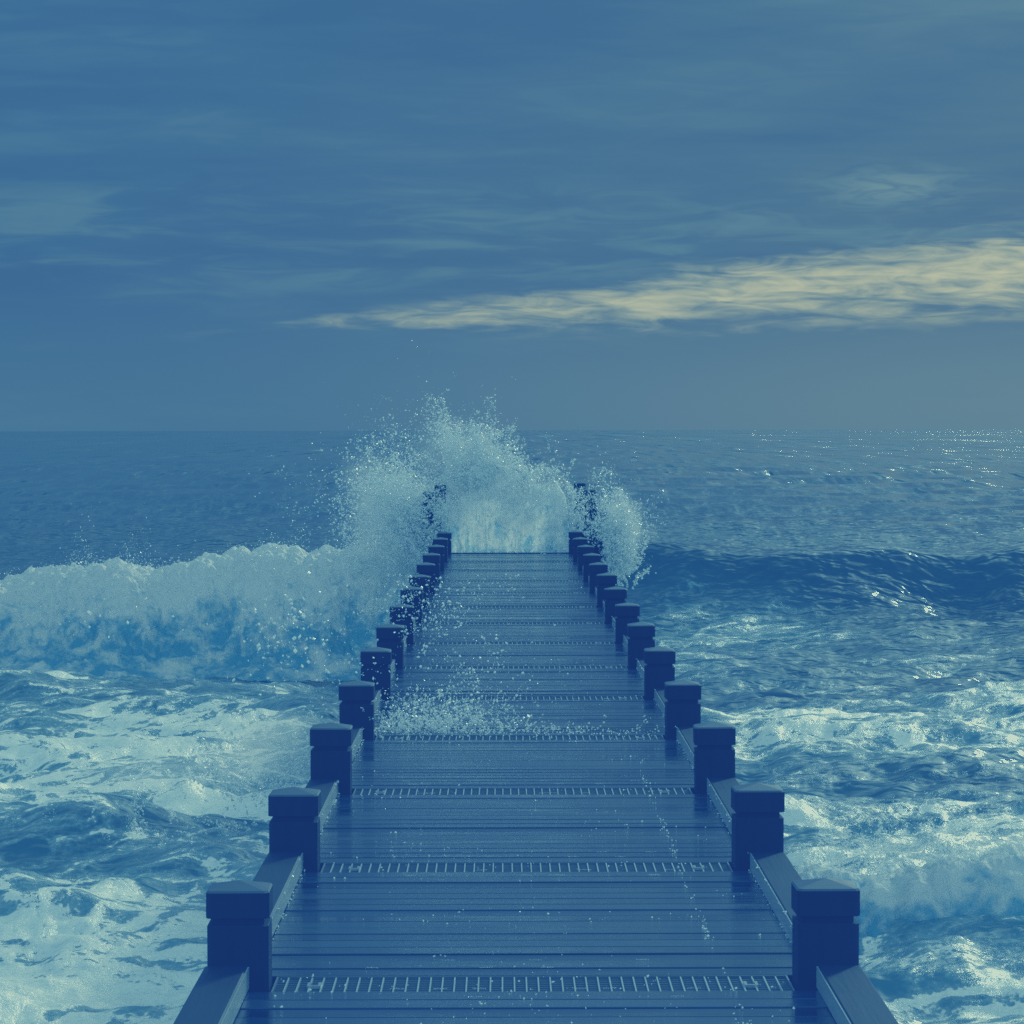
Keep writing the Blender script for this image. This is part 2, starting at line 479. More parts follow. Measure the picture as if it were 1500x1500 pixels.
post0 = make_post()
first = True
jr = random.Random(3)
for n in range(-1, NB):
    y = Y1 + n * BAY + PW / 2
    for s in (-1, 1):
        x = PX + s * W / 2
        if first: p = post0; local(p, x, y); first = False
        else: p = dup(post0, pier, x, y)
        p.location.x += jr.uniform(-.004, .004); p.location.z += jr.uniform(-.008, .006)
        p.rotation_euler = (jr.uniform(-.010, .010), jr.uniform(-.010, .010), jr.uniform(-.03, .03))

# taller mooring posts past the landward deck, seen through the spray
tall0 = make_post(.98, -4.2, .17)
tall0['label'] = 'tall end post half hidden in the spray'
spots = [(-.93, 48.3, -.02), (1.12, 48.6, 0), (-1.10, 48.15, -.12), (1.27, 48.45, -.10), (-.84, 48.5, -.45), (1.42, 48.4, -.36)]
for i, (x, y, dz) in enumerate(spots):
    p = tall0 if i == 0 else dup(tall0, pier, None, None)
    local(p, x, y, dz)
    p['label'] = 'tall end post half hidden in the spray'

# kerb beams between posts
IN = W / 2 - PW / 2 + .063 - .0     # inner face, measured from the centre line
OUT = W / 2 + PW / 2
def make_beam(s):
    b = MB()
    x0, x1 = (IN, OUT) if s > 0 else (-OUT, -IN)
    L = BAY - PW
    b.box(x0, x1, .003, L - .003, -.16, .072, .006)
    o = b.build('kerb_beam', M_beam, pier)
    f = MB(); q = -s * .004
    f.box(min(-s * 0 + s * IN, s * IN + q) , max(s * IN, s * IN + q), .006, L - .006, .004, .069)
    f.build('sunlit_tone_strip', M_side_sunlit, o)  # thin added strip that carries the painted sunlit tone
    return o
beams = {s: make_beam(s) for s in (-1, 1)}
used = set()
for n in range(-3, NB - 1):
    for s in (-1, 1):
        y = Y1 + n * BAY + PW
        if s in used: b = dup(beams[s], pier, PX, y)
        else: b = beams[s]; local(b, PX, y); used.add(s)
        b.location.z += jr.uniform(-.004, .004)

# deck boards, one panel per bay, gratings at each pair of posts
GR = .31; gy0 = -.06      # grating starts this far from the front face of the post
def make_panel(seed, L=BAY - GR):
    r = random.Random(seed); b = MB()
    nb = 17; pitch = L / nb
    for k in range(nb):
        g = r.uniform(.0055, .010)
        b.box(-W / 2 - .06, W / 2 + .06, k * pitch + g, (k + 1) * pitch - g, -.045 + r.uniform(-.0015, .0015), r.uniform(-.003, .001), .003,
              tilt=r.uniform(-.012, .012), shade=r.random())
    # joists under the boards
    for x in (-.7, 0, .7): b.box(x - .04, x + .04, 0, L, -.25, -.05)
    o = b.build('deck_boards', M_deck, pier)
    return o
panels = [make_panel(s) for s in (1, 2, 3, 4)]
placed = 0
for n in range(-4, NB - 1):
    y = Y1 + n * BAY + gy0 + GR
    if placed < 4: p = panels[placed]; local(p, PX, y)
    else: p = dup(panels[(placed * 7 + 3) % 4], pier, PX, y)
    placed += 1
# end crossbeam of the deck
e = MB(); e.box(-W / 2 - .1, W / 2 + .1, 0, .16, -.30, .012, .008)
local(e.build('end_beam', M_beam, pier), PX, DECK_END - .05)

def make_grating():
    hw = W / 2 - PW / 2 - .012
    b = MB(); nbar = int(2 * hw / .0375)
    for k in range(1, nbar):
        x = -hw + k * 2 * hw / nbar
        b.box(x - .0022, x + .0022, .006, GR - .006, -.028, -.004)
    g = b.build('grating', M_steel, pier)
    r = MB()
    for k in range(1, 9):
        y = k * GR / 9
        r.box(-hw + .005, hw - .005, y - .0018, y + .0018, -.0305, -.010)
    r.build('cross_bars', M_steel_dark, g)
    f = MB()
    f.box(-hw, hw, 0.001, .006, -.035, -.002); f.box(-hw, hw, GR - .006, GR - .001, -.035, -.002)
    f.box(-hw, -hw + .005, .007, GR - .007, -.035, -.002); f.box(hw - .005, hw, .007, GR - .007, -.035, -.002)
    f.build('frame', M_steel_dark, g)
    for s in (-1, 1):
        c = MB(); x = s * (hw - .13)
        c.box(x - .022, x + .022, .10, .112, -.006, .003); c.box(x - .022, x - .012, .112, .17, -.006, .003); c.box(x + .012, x + .022, .112, .17, -.006, .003)
        c.build('clip', M_screw, g)
    u = MB(); u.box(-hw - .14, hw + .14, 0.012, GR - .012, -.30, -.031, .004); u.build('cross_joist', M_deck, g)
    return g
g0 = make_grating()
for n in range(0, NB):
    y = Y1 + n * BAY + gy0
    if n == 0: local(g0, PX, y)
    else: dup(g0, pier, PX, y)

# ------------------------------------------------------------------ droplets
OCT = np.array([(1, 0, 0), (-1, 0, 0), (0, 1, 0), (0, -1, 0), (0, 0, 1), (0, 0, -1)], float)
OCF = np.array([(0, 2, 4), (2, 1, 4), (1, 3, 4), (3, 0, 4), (2, 0, 5), (1, 2, 5), (3, 1, 5), (0, 3, 5)])
def drops(name, P, S, parent=None, label=None, stretch=None):
    P = np.asarray(P, float); S = np.asarray(S, float); n = len(P)
    a = rng.uniform(0, math.pi * 2, n); ca, sa = np.cos(a), np.sin(a)
    sc = rng.uniform(.6, 1.45, (n, 3)); 
    if stretch is not None: sc[:, 2] *= stretch
    v = OCT[None] * sc[:, None, :] * S[:, None, None]
    tl = rng.uniform(-.9, .9, n)[:, None]
    x = v[..., 0] * ca[:, None] - v[..., 1] * sa[:, None] + tl * v[..., 2] * .6
    y = v[..., 0] * sa[:, None] + v[..., 1] * ca[:, None]
    V = np.stack([x, y, v[..., 2]], -1) + P[:, None, :]
    F = OCF[None] + (np.arange(n) * 6)[:, None, None]
    o = mesh_np(name, V.reshape(-1, 3), F.reshape(-1, 3), M_drop, parent, smooth=False)
    o['kind'] = 'stuff'
    return o

def jets(n_jets, per, origin, spread, ang, length, fan=.05, size=(.004, .011), depth=.5, grav=.10, power=1.0):
    """curved filaments of drops thrown up from a base; returns positions and sizes"""
    P = []; S = []
    for _ in range(n_jets):
        ox = rng.normal(origin[0], spread[0]); oy = origin[1] + rng.normal(0, depth * .35); oz = origin[2] + rng.normal(0, spread[1])
        a = rng.normal(ang[0], ang[1]); L = length[0] + (length[1] - length[0]) * rng.random() ** 1.4
        k = int(per * (.4 + 1.2 * rng.random()))
        nc = max(3, k // 9)
        tcn = rng.random(nc) ** (power * rng.uniform(.6, 1.5)); cw = rng.normal(0, 1, (3, nc))
        ci = rng.integers(0, nc, k); loose = rng.random(k) < .35
        t = np.clip(tcn[ci] + rng.normal(0, .02, k), 0, 1)
        fb = rng.normal(0, .25)
        curl = rng.normal(0, .25)
        w = (.015 + fan * t * rng.uniform(.4, 2.0)) * L
        q = [np.where(loose, rng.normal(0, 1, k), cw[m][ci] + rng.normal(0, .22, k)) * w for m in range(3)]
        x = ox + np.sin(a + curl * t) * L * t + q[0]
        z = oz + np.cos(a + curl * t) * L * t - grav * (L * t) ** 2 + q[1]
        y = oy + fb * L * t + q[2]
        P.append(np.stack([x, y, z], 1)); S.append(size[0] + (size[1] - size[0]) * rng.random(k) ** 3)
    return np.concatenate(P), np.concatenate(S)

def sphere_mesh():
    import bmesh
    bm = bmesh.new(); bmesh.ops.create_icosphere(bm, subdivisions=2, radius=1)
    me = bpy.data.meshes.new('mist'); bm.to_mesh(me); bm.free(); return me
SPH = sphere_mesh()
def mist(parent, c, r, mat, rot=0.):
    me = SPH.copy(); me.materials.append(mat)
    o = bpy.data.objects.new('mist', me); col.objects.link(o); o.parent = parent
    pl = parent.location if parent else Vector((0, 0, 0))
    o.location = Vector(c) - pl; o.scale = r; o.rotation_euler = (0, rot, 0)
    o['kind'] = 'stuff'
    return o
MI_mid = mist_material('spray_mist', 1.2, 5.5)
MI_thin = mist_material('thin_spray_mist', .5, 5.0)

def pos_at(px, py, d):
    """a point of the place at distance d, from where it appears in the photograph"""
    return np.array([(px - 738) / 4831 * d, d, CAM_Z - (py - 631) / 4831 * d])

# ------------------------------------------------------------------ breaking waves of white water
def breaker(name, x0, x1, yc, crest, prof, nu, nv, amp, seed, label, foamtop=.75, foambot=.1, foot_y=None):
    """crest: function x -> height above sea level; prof: list of (dy, fraction of height)"""
    root = empty(name, ((x0 + x1) / 2, yc, SEA_Z)); tag(root, label, 'wave')
    u = np.linspace(x0, x1, nu)
    pv = np.array(prof); s = np.concatenate([[0], np.cumsum(np.hypot(np.diff(pv[:, 0]), np.diff(pv[:, 1])))]); s /= s[-1]
    v = np.linspace(0, 1, nv)
    # smooth interpolation of the profile
    py = np.interp(v, s, pv[:, 0]); pz = np.interp(v, s, pv[:, 1])
    ker = np.hanning(max(3, nv // 9)); ker /= ker.sum()
    pad = len(ker) // 2
    py = np.convolve(np.pad(py, pad, mode='edge'), ker, 'same')[pad:-pad]; pz = np.convolve(np.pad(pz, pad, mode='edge'), ker, 'same')[pad:-pad]
    H = crest(u)
    wob = (fbm(u * .7, u * 0, seed=seed, octs=4) - .5)
    fy = foot_y(u) if foot_y else 0 * u
    X = np.repeat(u[:, None], nv, 1)
    Y = yc + py[None, :] + (wob * .9)[:, None] + fy[:, None]
    Z = SEA_Z + pz[None, :] * H[:, None]
    frac = np.repeat(pz[None, :], nu, 0)
    du = np.stack(np.gradient(np.stack([X, Y, Z], -1), axis=0), 0); dv = np.gradient(np.stack([X, Y, Z], -1), axis=1)
    N = np.cross(du, dv); N /= np.linalg.norm(N, axis=-1, keepdims=True) + 1e-9
    if N[nu // 2, nv // 3, 2] < 0: N = -N
    b = billow(X * 1.1, Y * 1.1, Z * 1.1, seed, 3, .5)
    b2 = billow(X * 4.5, Y * 4.5, Z * 4.5, seed + 40, 4, .6)
    env = sstep(-.05, .25, frac)
    D = (b - .35) * amp * 1.0 * env + (b2 - .3) * amp * .38 * sstep(-.05, .15, frac)
    n3 = fbm(X * 14, Y * 14, Z * 14, seed + 90, 3) - .5
    D += n3 * amp * .22
    V = np.stack([X, Y, Z], -1) + N * D[..., None]
    foam = foambot + (foamtop - foambot) * sstep(.25, .95, frac) + (b - .3) * .6
    o = mesh_np('white_water', V.reshape(-1, 3) - np.array(root.location), grid_faces(nu, nv), M_white, root, attrs={'foam': foam.ravel()})
    return root, V, N, frac

lx = lambda x: np.interp(x, [-16, -7.4, -6.5, -5.9, -5.3, -4.9, -4.2, -3.1, -2.0, -1.2, -.4, .4],
                            [1.1, 1.22, 1.42, 1.50, 1.32, 1.34, 1.52, 1.62, 1.72, 1.85, 1.8, 1.2])
prof_big = [(1.3, .80), (1.0, .93), (.4, 1.0), (-.15, .97), (-.55, .84), (-.85, .62), (-1.05, .38), (-1.3, .15), (-1.7, .0), (-2.1, -.12)]
wave, WV, WN, WF = breaker('breaking_wave', -16, .3, 49.3, lx, prof_big, 900, 130, .34, 4,
    'big breaking wave of white water left of the pier end', 1.15, .40)
# spray torn off the crest
sel = np.argwhere((WF > .80))
k = sel[rng.integers(0, len(sel), 22000)]
P = WV[k[:, 0], k[:, 1]]; clump = fbm(P[:, 0] * 2.2, P[:, 0] * 0, seed=61, octs=4)
keep = rng.random(len(P)) < sstep(.35, .7, clump) + .2
P = P[keep]; cl = clump[keep]
P = P + np.stack([rng.normal(0, .05, len(P)), rng.normal(0, .2, len(P)), rng.exponential(.055, len(P)) * (1 + 3 * sstep(.5, .75, cl))], 1)
Sz = .003 + .008 * rng.random(len(P)) ** 3
drops('droplets', P - np.array(wave.location), Sz, wave)
k = sel[rng.integers(0, len(sel), 16)]
# small breaker close in, right of the pier
rx = lambda x: np.interp(x, [1.2, 2.2, 2.6, 3.0, 3.4, 3.9, 5, 8], [.26, .48, .46, .58, .60, .52, .42, .25])
prof_small = [(2.4, -.3), (1.5, .2), (.8, .7), (.35, .95), (.05, 1.0), (-.15, .85), (-.25, .55), (-.32, .25), (-.5, .02), (-.8, -.3)]
rwave, RV, RN, RF = breaker('small_wave', 1.35, 7.5, 21.8, rx, prof_small, 700, 90, .20, 14,
    'small curling wave splashing beside the nearest right hand post', .95, .15)
Pj, Sj = [], []
for ox, ln in ((2.7, .40), (3.05, .5), (3.25, .62), (3.6, .35), (2.3, .38), (4.2, .4)):
    p, s = jets(44, 80, (ox, 21.9, SEA_Z + .45), (.16, .05), (rng.normal(0, .2), .45), (.08, ln), .10, (.0020, .0075), .3, .4)
    Pj.append(p); Sj.append(s)
drops('droplets', np.concatenate(Pj) - np.array(rwave.location), np.concatenate(Sj), rwave)
mist(rwave, (3.1, 21.9, SEA_Z + .62), (.8, .3, .16), MI_thin)

# ------------------------------------------------------------------ the splash at the pier end
splash = empty('splash', (PX, 48.4, 0))
tag(splash, 'tall burst of white spray where the wave hits the far end of the pier', 'splash')
# standing curtain of thrown-up water
nu, nv = 300, 200
u = np.linspace(-.90, 1.06, nu); v = np.linspace(0, 1, nv)
topz = np.interp(u, [-.9, -.8, -.5, -.2, .05, .3, .5, .75, .9, 1.0, 1.06], [.05, .55, 1.05, 1.28, 1.12, .86, .90, .82, .60, .25, .0]) + .34 * (fbm(u * 4, u * 0, seed=9, octs=5) - .5)
th = v * math.pi * .62                                   # a hump: front foot, over the top, back foot
X = np.repeat(u[:, None], nv, 1)
Y = 48.0 - .30 * np.cos(th)[None, :] * np.ones_like(X)
Z = -.35 + (topz[:, None] + .35) * (np.sin(th) ** .55)[None, :]
st = .6 * (fbm(X * 6, Z * 1.3, Y * 1.5, 21, 4) - .5) + .5 * (fbm(X * 19, Z * 3.2, Y * 2, 27, 4) - .5)
bb = billow(X * 2.3, Y * 2, Z * 1.6, 22, 4, .55) - .3
Nn = np.stack([0 * X, -np.cos(th)[None, :] * np.ones_like(X), np.sin(th)[None, :] * np.ones_like(X)], -1)
V = np.stack([X, Y, Z], -1) + Nn * (st * .22 + bb * .40)[..., None]
foam = .50 + .55 * sstep(.35, .9, (Z + .35) / 1.4) + st * 1.6 + .25 * np.exp(-((X + .70) / .25) ** 2) + .25 * np.exp(-((X - .15) / .2) ** 2)
mesh_np('water_curtain', V.reshape(-1, 3) - np.array(splash.location), grid_faces(nu, nv), M_white, splash, attrs={'foam': foam.ravel()})
P, S = [], []
def J(*a, **k):
    p, s = jets(*a, **k); P.append(p); S.append(s)
D0 = 48.3
# centre plume
J(26, 170, (-.66, D0, 1.2), (.07, .1), (-.30, .08), (.5, 1.2), .045, (.0038, .014), .6, .04)
J(50, 50, (-.9, D0, .6), (.4, .3), (-.3, .4), (.5, 1.9), .16, (.0030, .009), .9, .08)
J(110, 170, (-.42, D0, .95), (.17, .12), (-.05, .26), (.3, .90), .075, (.0038, .014), .8, .08)
J(30, 170, (-.34, D0, 1.05), (.09, .08), (-.04, .09), (.6, 1.15), .05, (.0038, .014), .6, .05)
J(14, 130, (.0, D0, 1.05), (.05, .08), (.06, .08), (.5, .85), .05, (.0036, .013), .6, .05)
J(50, 110, (.15, D0, .85), (.25, .10), (.15, .40), (.10, .42), .10, (.0036, .012), .8, .10)
J(50, 110, (.62, D0, .72), (.22, .10), (.20, .35), (.10, .38), .09, (.0036, .012), .8, .10)
J(60, 90, (-.80, 47.75, .35), (.08, .25), (-.15, .5), (.1, .45), .12, (.0034, .011), .3, .2)
J(60, 90, (.98, 47.75, .35), (.07, .25), (.1, .5), (.1, .40), .12, (.0034, .011), .3, .2)
J(110, 50, (.08, 47.55, .55), (.45, .35), (0, .8), (.05, .30), .15, (.0030, .009), .3, .2)
J(90, 46, (.08, 47.15, .01), (.5, .01), (0, .9), (.02, .16), .15, (.0030, .008), .3, .4)
J(26, 90, (1.18, 47.7, .35), (.10, .20), (.1, .6), (.1, .45), .14, (.0034, .011), .3, .2)
# left plume, thrown outwards
J(200, 210, (-1.05, D0, .05), (.18, .25), (-.64, .13), (.5, 2.0), .075, (0.0040, 0.0170), .9, .08)
J(60, 150, (-1.0, D0, .1), (.25, .25), (-.15, .3), (.4, 1.2), .10, (0.0037, 0.0153), .9, .08)
J(50, 120, (-1.6, D0, -.1), (.35, .2), (-.4, .35), (.3, 1.0), .12, (0.0037, 0.0153), .9, .08)
# right plume
J(120, 190, (1.64, D0, -.15), (.10, .22), (.04, .15), (.4, 1.2), .085, (0.0037, 0.0161), .7, .08)
J(30, 120, (1.78, D0, -.25), (.14, .12), (.55, .3), (.12, .42), .10, (0.0037, 0.0153), .6, .10)
# ragged fringe over the curtain
J(90, 90, (.08, D0 - .35, 1.0), (.48, .08), (0, .6), (.1, .5), .12, (0.0037, 0.0153), .5, .10)
drops('droplets', np.concatenate(P) - np.array(splash.location), np.concatenate(S), splash)
mist(splash, (-.30, 48.6, .95), (.80, .5, .85), MI_thin, .1)
mist(splash, (.45, 48.6, .75), (.75, .5, .60), MI_thin)
mist(splash, (-1.5, 49.0, .35), (.95, .6, .95), MI_mid, -.45)
mist(splash, (-1.95, 48.5, .95), (.60, .5, .65), MI_thin, -.4)
mist(splash, (-.75, 48.4, 1.45), (.8, .5, .6), MI_thin)
mist(splash, (1.72, 48.4, .25), (.42, .5, .80), MI_mid, .05)

# ------------------------------------------------------------------ drops falling over the deck and beside it
def pxcloud(n, boxes, sizes, dr):
    P = []; S = []
    for (x0, x1, y0, y1, w) in boxes:
        k = int(n * w)
        px = rng.uniform(x0, x1, k); py = rng.uniform(y0, y1, k); d = rng.uniform(dr[0], dr[1], k)
        # keep drops above the deck
        zf = CAM_Z - (py - 631) / 4831 * d
        P.append(np.stack([(px - 738) / 4831 * d, d, zf], 1)); S.append(sizes[0] + (sizes[1] - sizes[0]) * rng.random(k) ** 4)
    P = np.concatenate(P); S = np.concatenate(S)
    return P, S

dsp = empty('deck_splash', (-.35, 19.2, 0))
tag(dsp, 'low splash of white drops bouncing off the wet deck boards beside the left posts', 'splash')
P, S = [], []
J(150, 34, (-.40, 19.25, .01), (.20, .005), (0, .6), (.04, .30), .14, (.0018, .0065), .6, .6)
J(60, 20, (.20, 19.2, .01), (.50, .005), (0, .8), (.01, .06), .12, (.0018, .005), .4, .6)
J(40, 22, (-.20, 19.3, .01), (.32, .005), (0, .8), (.02, .12), .12, (.0018, .006), .6, .6)
J(14, 30, (-.40, 19.2, .01), (.10, .005), (.1, .25), (.12, .34), .05, (.0026, .010), .3, .5)
n = 260
P.append(np.stack([rng.uniform(-.72, .9, n), rng.normal(19.1, .15, n), np.abs(rng.normal(0, .012, n)) + .004], 1)); S.append(rng.uniform(.002, .006, n))
drops('droplets', np.concatenate(P) - np.array(dsp.location), np.concatenate(S), dsp)

# falling spray between the splash and the near deck
n = 6000
px = 636 + rng.normal(0, 66, n); py = 1082 - 240 * rng.random(n) ** 1.4
dm = 8502 / (py - 631); d = 19 + np.minimum(dm - 19.05, 12) * rng.random(n)
cl = fbm(px / 45, py / 45, seed=71, octs=3); k = rng.random(n) < sstep(.34, .66, cl) * .8 + .10
z = CAM_Z - (py - 631) / 4831 * d
k &= (z > .02) | (px < 560)
k &= z > SEA_Z + .3
Pf = np.stack([(px - 738) / 4831 * d, d, z], 1)[k]; Sf = (.0022 + .0080 * rng.random(n) ** 5)[k] * (.6 + .4 * Pf[:, 1] / 19)
o = drops('falling_spray', Pf, Sf)
tag(o, 'scattered white drops of spray falling through the air over the pier deck', 'spray', kind='stuff')
# drops over the water to the left
n = 1500
px = rng.uniform(10, 560, n); py = rng.uniform(860, 1150, n); d = rng.uniform(24, 40, n)
cl = fbm(px / 70, py / 50, seed=72, octs=3); hot = np.exp(-(((px - 430) / 45) ** 2 + ((py - 930) / 50) ** 2))
k = rng.random(n) < sstep(.48, .72, cl) * .7 + hot
z = CAM_Z - (py - 631) / 4831 * d; k &= z > SEA_Z + .35
Pf = np.stack([(px - 738) / 4831 * d, d, z], 1)[k]; Sf = (.003 + .014 * rng.random(n) ** 5)[k]
hx = rng.normal(430, 34, 150); hy = rng.normal(925, 36, 150); hd = rng.uniform(28, 33, 150)
Pf = np.concatenate([Pf, np.stack([(hx - 738) / 4831 * hd, hd, CAM_Z - (hy - 631) / 4831 * hd], 1)]); Sf = np.concatenate([Sf, .005 + .014 * rng.random(150) ** 2])
o = drops('flying_spray', Pf, Sf)
tag(o, 'loose white drops of spray flying over the foamy water left of the pier', 'spray', kind='stuff')

# splash rising from the water just left of the posts
ls = empty('side_splash', (-1.9, 27.3, SEA_Z))
tag(ls, 'splash of foam and drops over the small wave left of the near posts', 'splash')
P, S = [], []
J(34, 70, (-1.95, 27.6, SEA_Z + .45), (.35, .06), (0, .5), (.15, .75), .10, (.003, .012), .8, .35)
J(22, 50, (-2.6, 27.6, SEA_Z + .40), (.6, .05), (0, .6), (.05, .32), .12, (.003, .010), .8, .4)
J(60, 60, (-2.1, 26.1, SEA_Z + .25), (.7, .06), (0, .9), (.03, .22), .14, (.0022, .008), .8, .5)
J(60, 60, (-1.75, 26.9, SEA_Z + .38), (.4, .05), (0, .6), (.08, .5), .12, (.0022, .008), .6, .5)
J(10, 60, (-2.35, 27.5, SEA_Z + .45), (.12, .03), (-.15, .2), (.5, .95), .03, (.003, .012), .4, .2)
drops('droplets', np.concatenate(P) - np.array(ls.location), np.concatenate(S), ls)
mist(ls, (-1.95, 27.7, SEA_Z + .70), (.75, .5, .42), MI_mid)
mist(ls, (-2.9, 27.9, SEA_Z + .50), (.9, .5, .25), MI_thin)

# beads of water lying on the boards
n = 2600
bx = rng.normal(0, 1, n); bx = rng.uniform(-.82, .82, n); by = 9.5 + 16 * rng.random(n) ** 1.3
cl = fbm(bx * 2.2 + 5, by * 1.6, seed=81, octs=4); near_g = np.exp(-((((by - Y1) % BAY) - BAY * (((by - Y1) % BAY) > BAY / 2)) / .35) ** 2)
k = rng.random(n) < sstep(.50, .68, cl) * .8 + .30 * near_g
P = np.stack([bx + PX, by, np.full(n, .003)], 1)[k]; S = (.0016 + .0032 * rng.random(n) ** 3)[k]
q = 90; ly = rng.uniform(9.7, 17, q)
P = np.concatenate([P, np.stack([PX + .62 + rng.normal(0, .010, q), ly, np.full(q, .003)], 1)]); S = np.concatenate([S, rng.uniform(.002, .005, q)])
for sx in (-1, 1):
    q = 420; ly = Y1 + rng.uniform(0, 22, q); ok = ((ly - Y1) % BAY) > PW
    P = np.concatenate([P, np.stack([PX + sx * (IN - .008) + rng.normal(0, .003, q), ly, np.where(rng.random(q) < .7, .004, .072)], 1)[ok]]); S = np.concatenate([S, rng.uniform(.0015, .0045, q)[ok]])
# short wet streaks in the joints next to the gratings
q = 70; gi = rng.integers(0, 5, q); gx = rng.uniform(-.6, .6, q); gl = rng.choice([-.16, -.01, .40, .55], q)
for kx in np.linspace(-.02, .02, 9):
    P = np.concatenate([P, np.stack([PX + gx + kx, Y1 + gi * BAY + gl + rng.normal(0, .004, q), np.full(q, .002)], 1)]); S = np.concatenate([S, np.full(q, .0014)])
o = drops('water_beads', P, S)
tag(o, 'tiny beads of water glinting on the wet deck boards', 'water beads', kind='stuff')

# ------------------------------------------------------------------ light
SUN_AZ, SUN_EL = R(25), R(26)       # azimuth measured to the right of the pier's direction
sd = Vector((math.sin(SUN_AZ) * math.cos(SUN_EL), math.cos(SUN_AZ) * math.cos(SUN_EL), math.sin(SUN_EL)))
sl = bpy.data.lights.new('sun', 'SUN'); sl.energy = 2.3; sl.angle = R(6); sl.color = (1, .95, .86)
so = bpy.data.objects.new('sun', sl); so.rotation_euler = sd.to_track_quat('Z', 'Y').to_euler(); so.location = (20, 30, 30)
col.objects.link(so)

w = bpy.data.worlds.new('World'); scene.world = w; w.use_nodes = True
t = NT(w.node_tree)
gen = t.n('ShaderNodeTexCoord').outputs['Generated']
sp = t.n('ShaderNodeSeparateXYZ', i_Vector=gen)
az = t.math('ARCTAN2', sp.outputs[0], sp.outputs[1]); el = t.math('ARCSINE', sp.outputs[2])
sky = t.n('ShaderNodeTexSky', sky_type='NISHITA', sun_disc=False)
sky.sun_elevation = SUN_EL; sky.sun_rotation = SUN_AZ; sky.air_density = 1.2; sky.dust_density = 2
skyc = t.n('ShaderNodeVectorMath', operation='SCALE', i_0=sky.outputs[0], i_Scale=.09)
def vec(a, b, c=0.):
    nd = t.n('ShaderNodeCombineXYZ')
    for i, v in enumerate((a, b, c)): t.set(nd.inputs[i], v)
    return nd.outputs[0]
# slow horizontal streaks
sv = vec(t.math('MULTIPLY', az, 5.), t.math('MULTIPLY', el, 46.))
s1 = t.noise(sv, 1.0, 4, .5, .7)[0]
sv2 = vec(t.math('MULTIPLY', az, 26.), t.math('MULTIPLY', el, 170.), 3.)
s2 = t.noise(sv2, 1.0, 5, .55, .9)[0]
# overcast base, in natural (ungraded) colour
low = t.mixc(t.ss(az, -.12, .16), (.085, .118, .205, 1), (.185, .180, .190, 1))
mid = t.mixc(t.ss(az, -.16, .16), (.046, .072, .185, 1), (.070, .084, .148, 1))
up = (.36, .42, .50, 1)
base = t.mixc(t.ss(el, .004, .050), low, mid)
base = t.mixc(t.ss(el, .145, .45), base, up)
lightc = t.mixc(t.ss(az, -.1, .16), (.105, .138, .215, 1), (.145, .158, .190, 1))
sm = t.math('ADD', t.math('MULTIPLY', s1, .72), t.math('MULTIPLY', s2, .28))
base = t.mixc(t.math('MULTIPLY', t.ss(sm, .47, .70), .75), base, lightc)
darkc = (.036, .056, .150, 1)
base = t.mixc(t.math('MULTIPLY', t.math('MULTIPLY', t.ss(sm, .49, .34), .80), t.math('MULTIPLY', t.ss(el, .25, .12), t.ss(el, .025, .06))), base, darkc)
# soft pale streaks at middle height
st = t.math('MULTIPLY', t.ss(el, .036, .052), t.ss(el, .082, .062))
base = t.mixc(t.math('MULTIPLY', t.math('MULTIPLY', t.ss(t.math('ADD', t.math('MULTIPLY', s1, .4), t.math('MULTIPLY', s2, .6)), .46, .64), .55), st), base, (.150, .180, .220, 1))
# break in the cloud, low on the right, that lets warm light through
cen = t.math('MULTIPLY_ADD', az, .0645, .0364)
wid = t.math('MULTIPLY_ADD', t.math('ADD', az, .06, clamp=True), .056, .0034)
q = t.math('DIVIDE', t.math('SUBTRACT', t.math('ADD', el, t.math('MULTIPLY_ADD', s1, .010, -.005)), cen), wid)
band = t.math('POWER', 2.718, t.math('MULTIPLY', t.math('MULTIPLY', q, q), -1.))
band = t.math('MULTIPLY', band, t.ss(az, -.14, .06, .10, 1.))
sv3 = vec(t.math('MULTIPLY', az, 52.), t.math('MULTIPLY', el, 270.), 9.)
s3 = t.noise(sv3, 1.0, 6, .56, 1.1)[0]
s4 = t.noise(vec(t.math('MULTIPLY', az, 16.), t.math('MULTIPLY', el, 170.), 5.), 1.0, 4, .5, .9)[0]
kb = t.ss(t.math('ADD', t.math('MULTIPLY', band, .66), t.math('ADD', t.math('MULTIPLY_ADD', s3, 1.1, -.55), t.math('MULTIPLY_ADD', s4, 1.3, -.65))), .14, 1.10)
kb = t.math('MULTIPLY', kb, t.ss(band, .03, .75))
px_ = t.math('DIVIDE', t.math('SUBTRACT', az, .118), .022); pz_ = t.math('DIVIDE', t.math('SUBTRACT', el, .0725), .0060)
pat_ = t.math('POWER', 2.718, t.math('MULTIPLY', t.math('ADD', t.math('MULTIPLY', px_, px_), t.math('MULTIPLY', pz_, pz_)), -1.))
base = t.mixc(t.math('MULTIPLY', pat_, t.ss(s3, .35, .65, .15, .75)), base, (.27, .27, .25, 1))
warm = (.92, .69, .35, 1)
base = t.mixc(t.math('MULTIPLY', kb, .92), base, warm)
dim = t.ss(sp.outputs[1], -.45, .30, 2.9, 1.)  # brightens rather than dims: added front fill from the unseen sky behind the camera
nd = t.n('ShaderNodeVectorMath', operation='SCALE'); t.set(nd.inputs[0], base); t.set(nd.inputs['Scale'], dim); base = nd.outputs[0]
ca = t.math('ARCCOSINE', t.vmath('DOT_PRODUCT', gen, tuple(sd)))
g1 = t.math('MULTIPLY', t.ss(el, .16, .34), t.math('POWER', 2.718, t.math('MULTIPLY', t.math('POWER', t.math('DIVIDE', ca, R(14)), 2.), -1.)))
nd = t.n('ShaderNodeVectorMath', operation='SCALE'); nd.inputs[0].default_value = (2.0, 2.1, 2.0); t.set(nd.inputs['Scale'], g1)
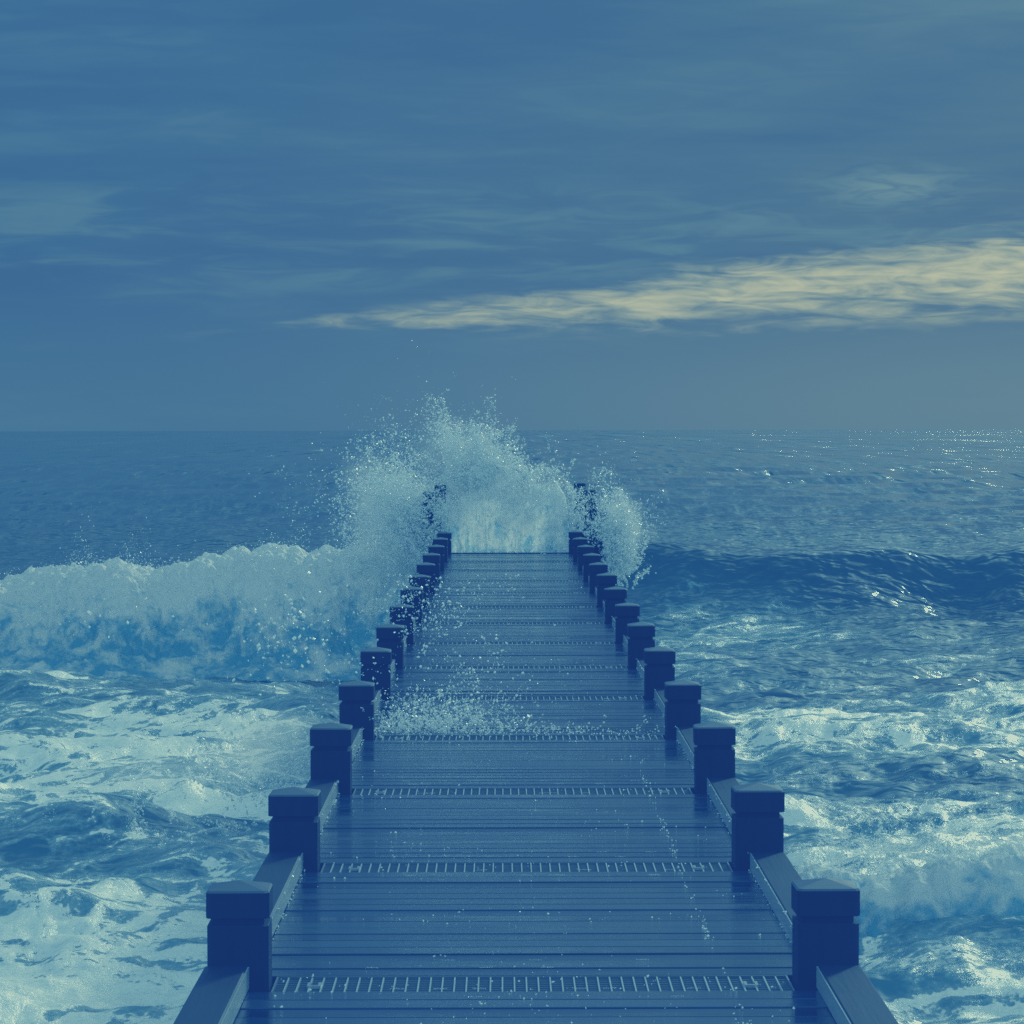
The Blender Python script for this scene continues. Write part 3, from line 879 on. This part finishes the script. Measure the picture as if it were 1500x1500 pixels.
base = t.vmath('ADD', base, nd.outputs[0])
final = t.mixc(t.ss(el, .2, 1.2, .04, .25), base, skyc.outputs[0])
bg = t.n('ShaderNodeBackground', i_Color=final, i_Strength=1.0)
o = t.n('ShaderNodeOutputWorld'); t.set(o.inputs[0], bg.outputs[0])

# ------------------------------------------------------------------ camera
cd = bpy.data.cameras.new('camera'); cam = bpy.data.objects.new('camera', cd); col.objects.link(cam)
cd.sensor_width = 36; cd.lens = 36 * 4831 / 1500; cd.clip_end = 100000; cd.clip_start = .1
pitch = math.atan((750 - 630.2) / 4831); yaw = math.atan(12 / 4831)
cam.matrix_world = Matrix.Translation((0, 0, CAM_Z)) @ Matrix.Rotation(-yaw, 4, 'Z') @ Matrix.Rotation(R(90) - pitch, 4, 'X') @ Matrix.Rotation(R(-.13), 4, 'Z')
scene.camera = cam

# ------------------------------------------------------------------ colour management
scene.render.engine = 'CYCLES'
vs = scene.view_settings
vs.view_transform = 'Standard'; vs.look = 'None'; vs.exposure = 0; vs.gamma = 1
def s2l(c): return c / 12.92 if c <= .04045 else ((c + .055) / 1.055) ** 2.4
def l2s(c): return c * 12.92 if c <= .0031308 else 1.055 * c ** (1 / 2.4) - .055
vs.use_curve_mapping = True
cm = vs.curve_mapping; cm.extend = 'HORIZONTAL'
LO = (19, 46, 102); HI = (197, 217, 200)
xs = [0, .004, .012, .03, .06, .11, .19, .30, .45, .65, 1.0]
for ci in range(3):
    cu = cm.curves[ci]; lo, hi = LO[ci] / 255, HI[ci] / 255
    pts = [(x, s2l(lo + (hi - lo) * l2s(x) ** (1.26, .97, .97)[ci])) for x in xs]
    cu.points[0].location = pts[0]; cu.points[-1].location = pts[-1]
    for p in pts[1:-1]: cu.points.new(*p)
cm.update()
c = scene.cycles
c.use_denoising = False
c.max_bounces = 10; c.diffuse_bounces = 6; c.glossy_bounces = 3; c.transmission_bounces = 8; c.volume_bounces = 1; c.transparent_max_bounces = 8
c.volume_step_rate = 1.6; c.volume_max_steps = 64
c.sample_clamp_indirect = 3; c.sample_clamp_direct = 30
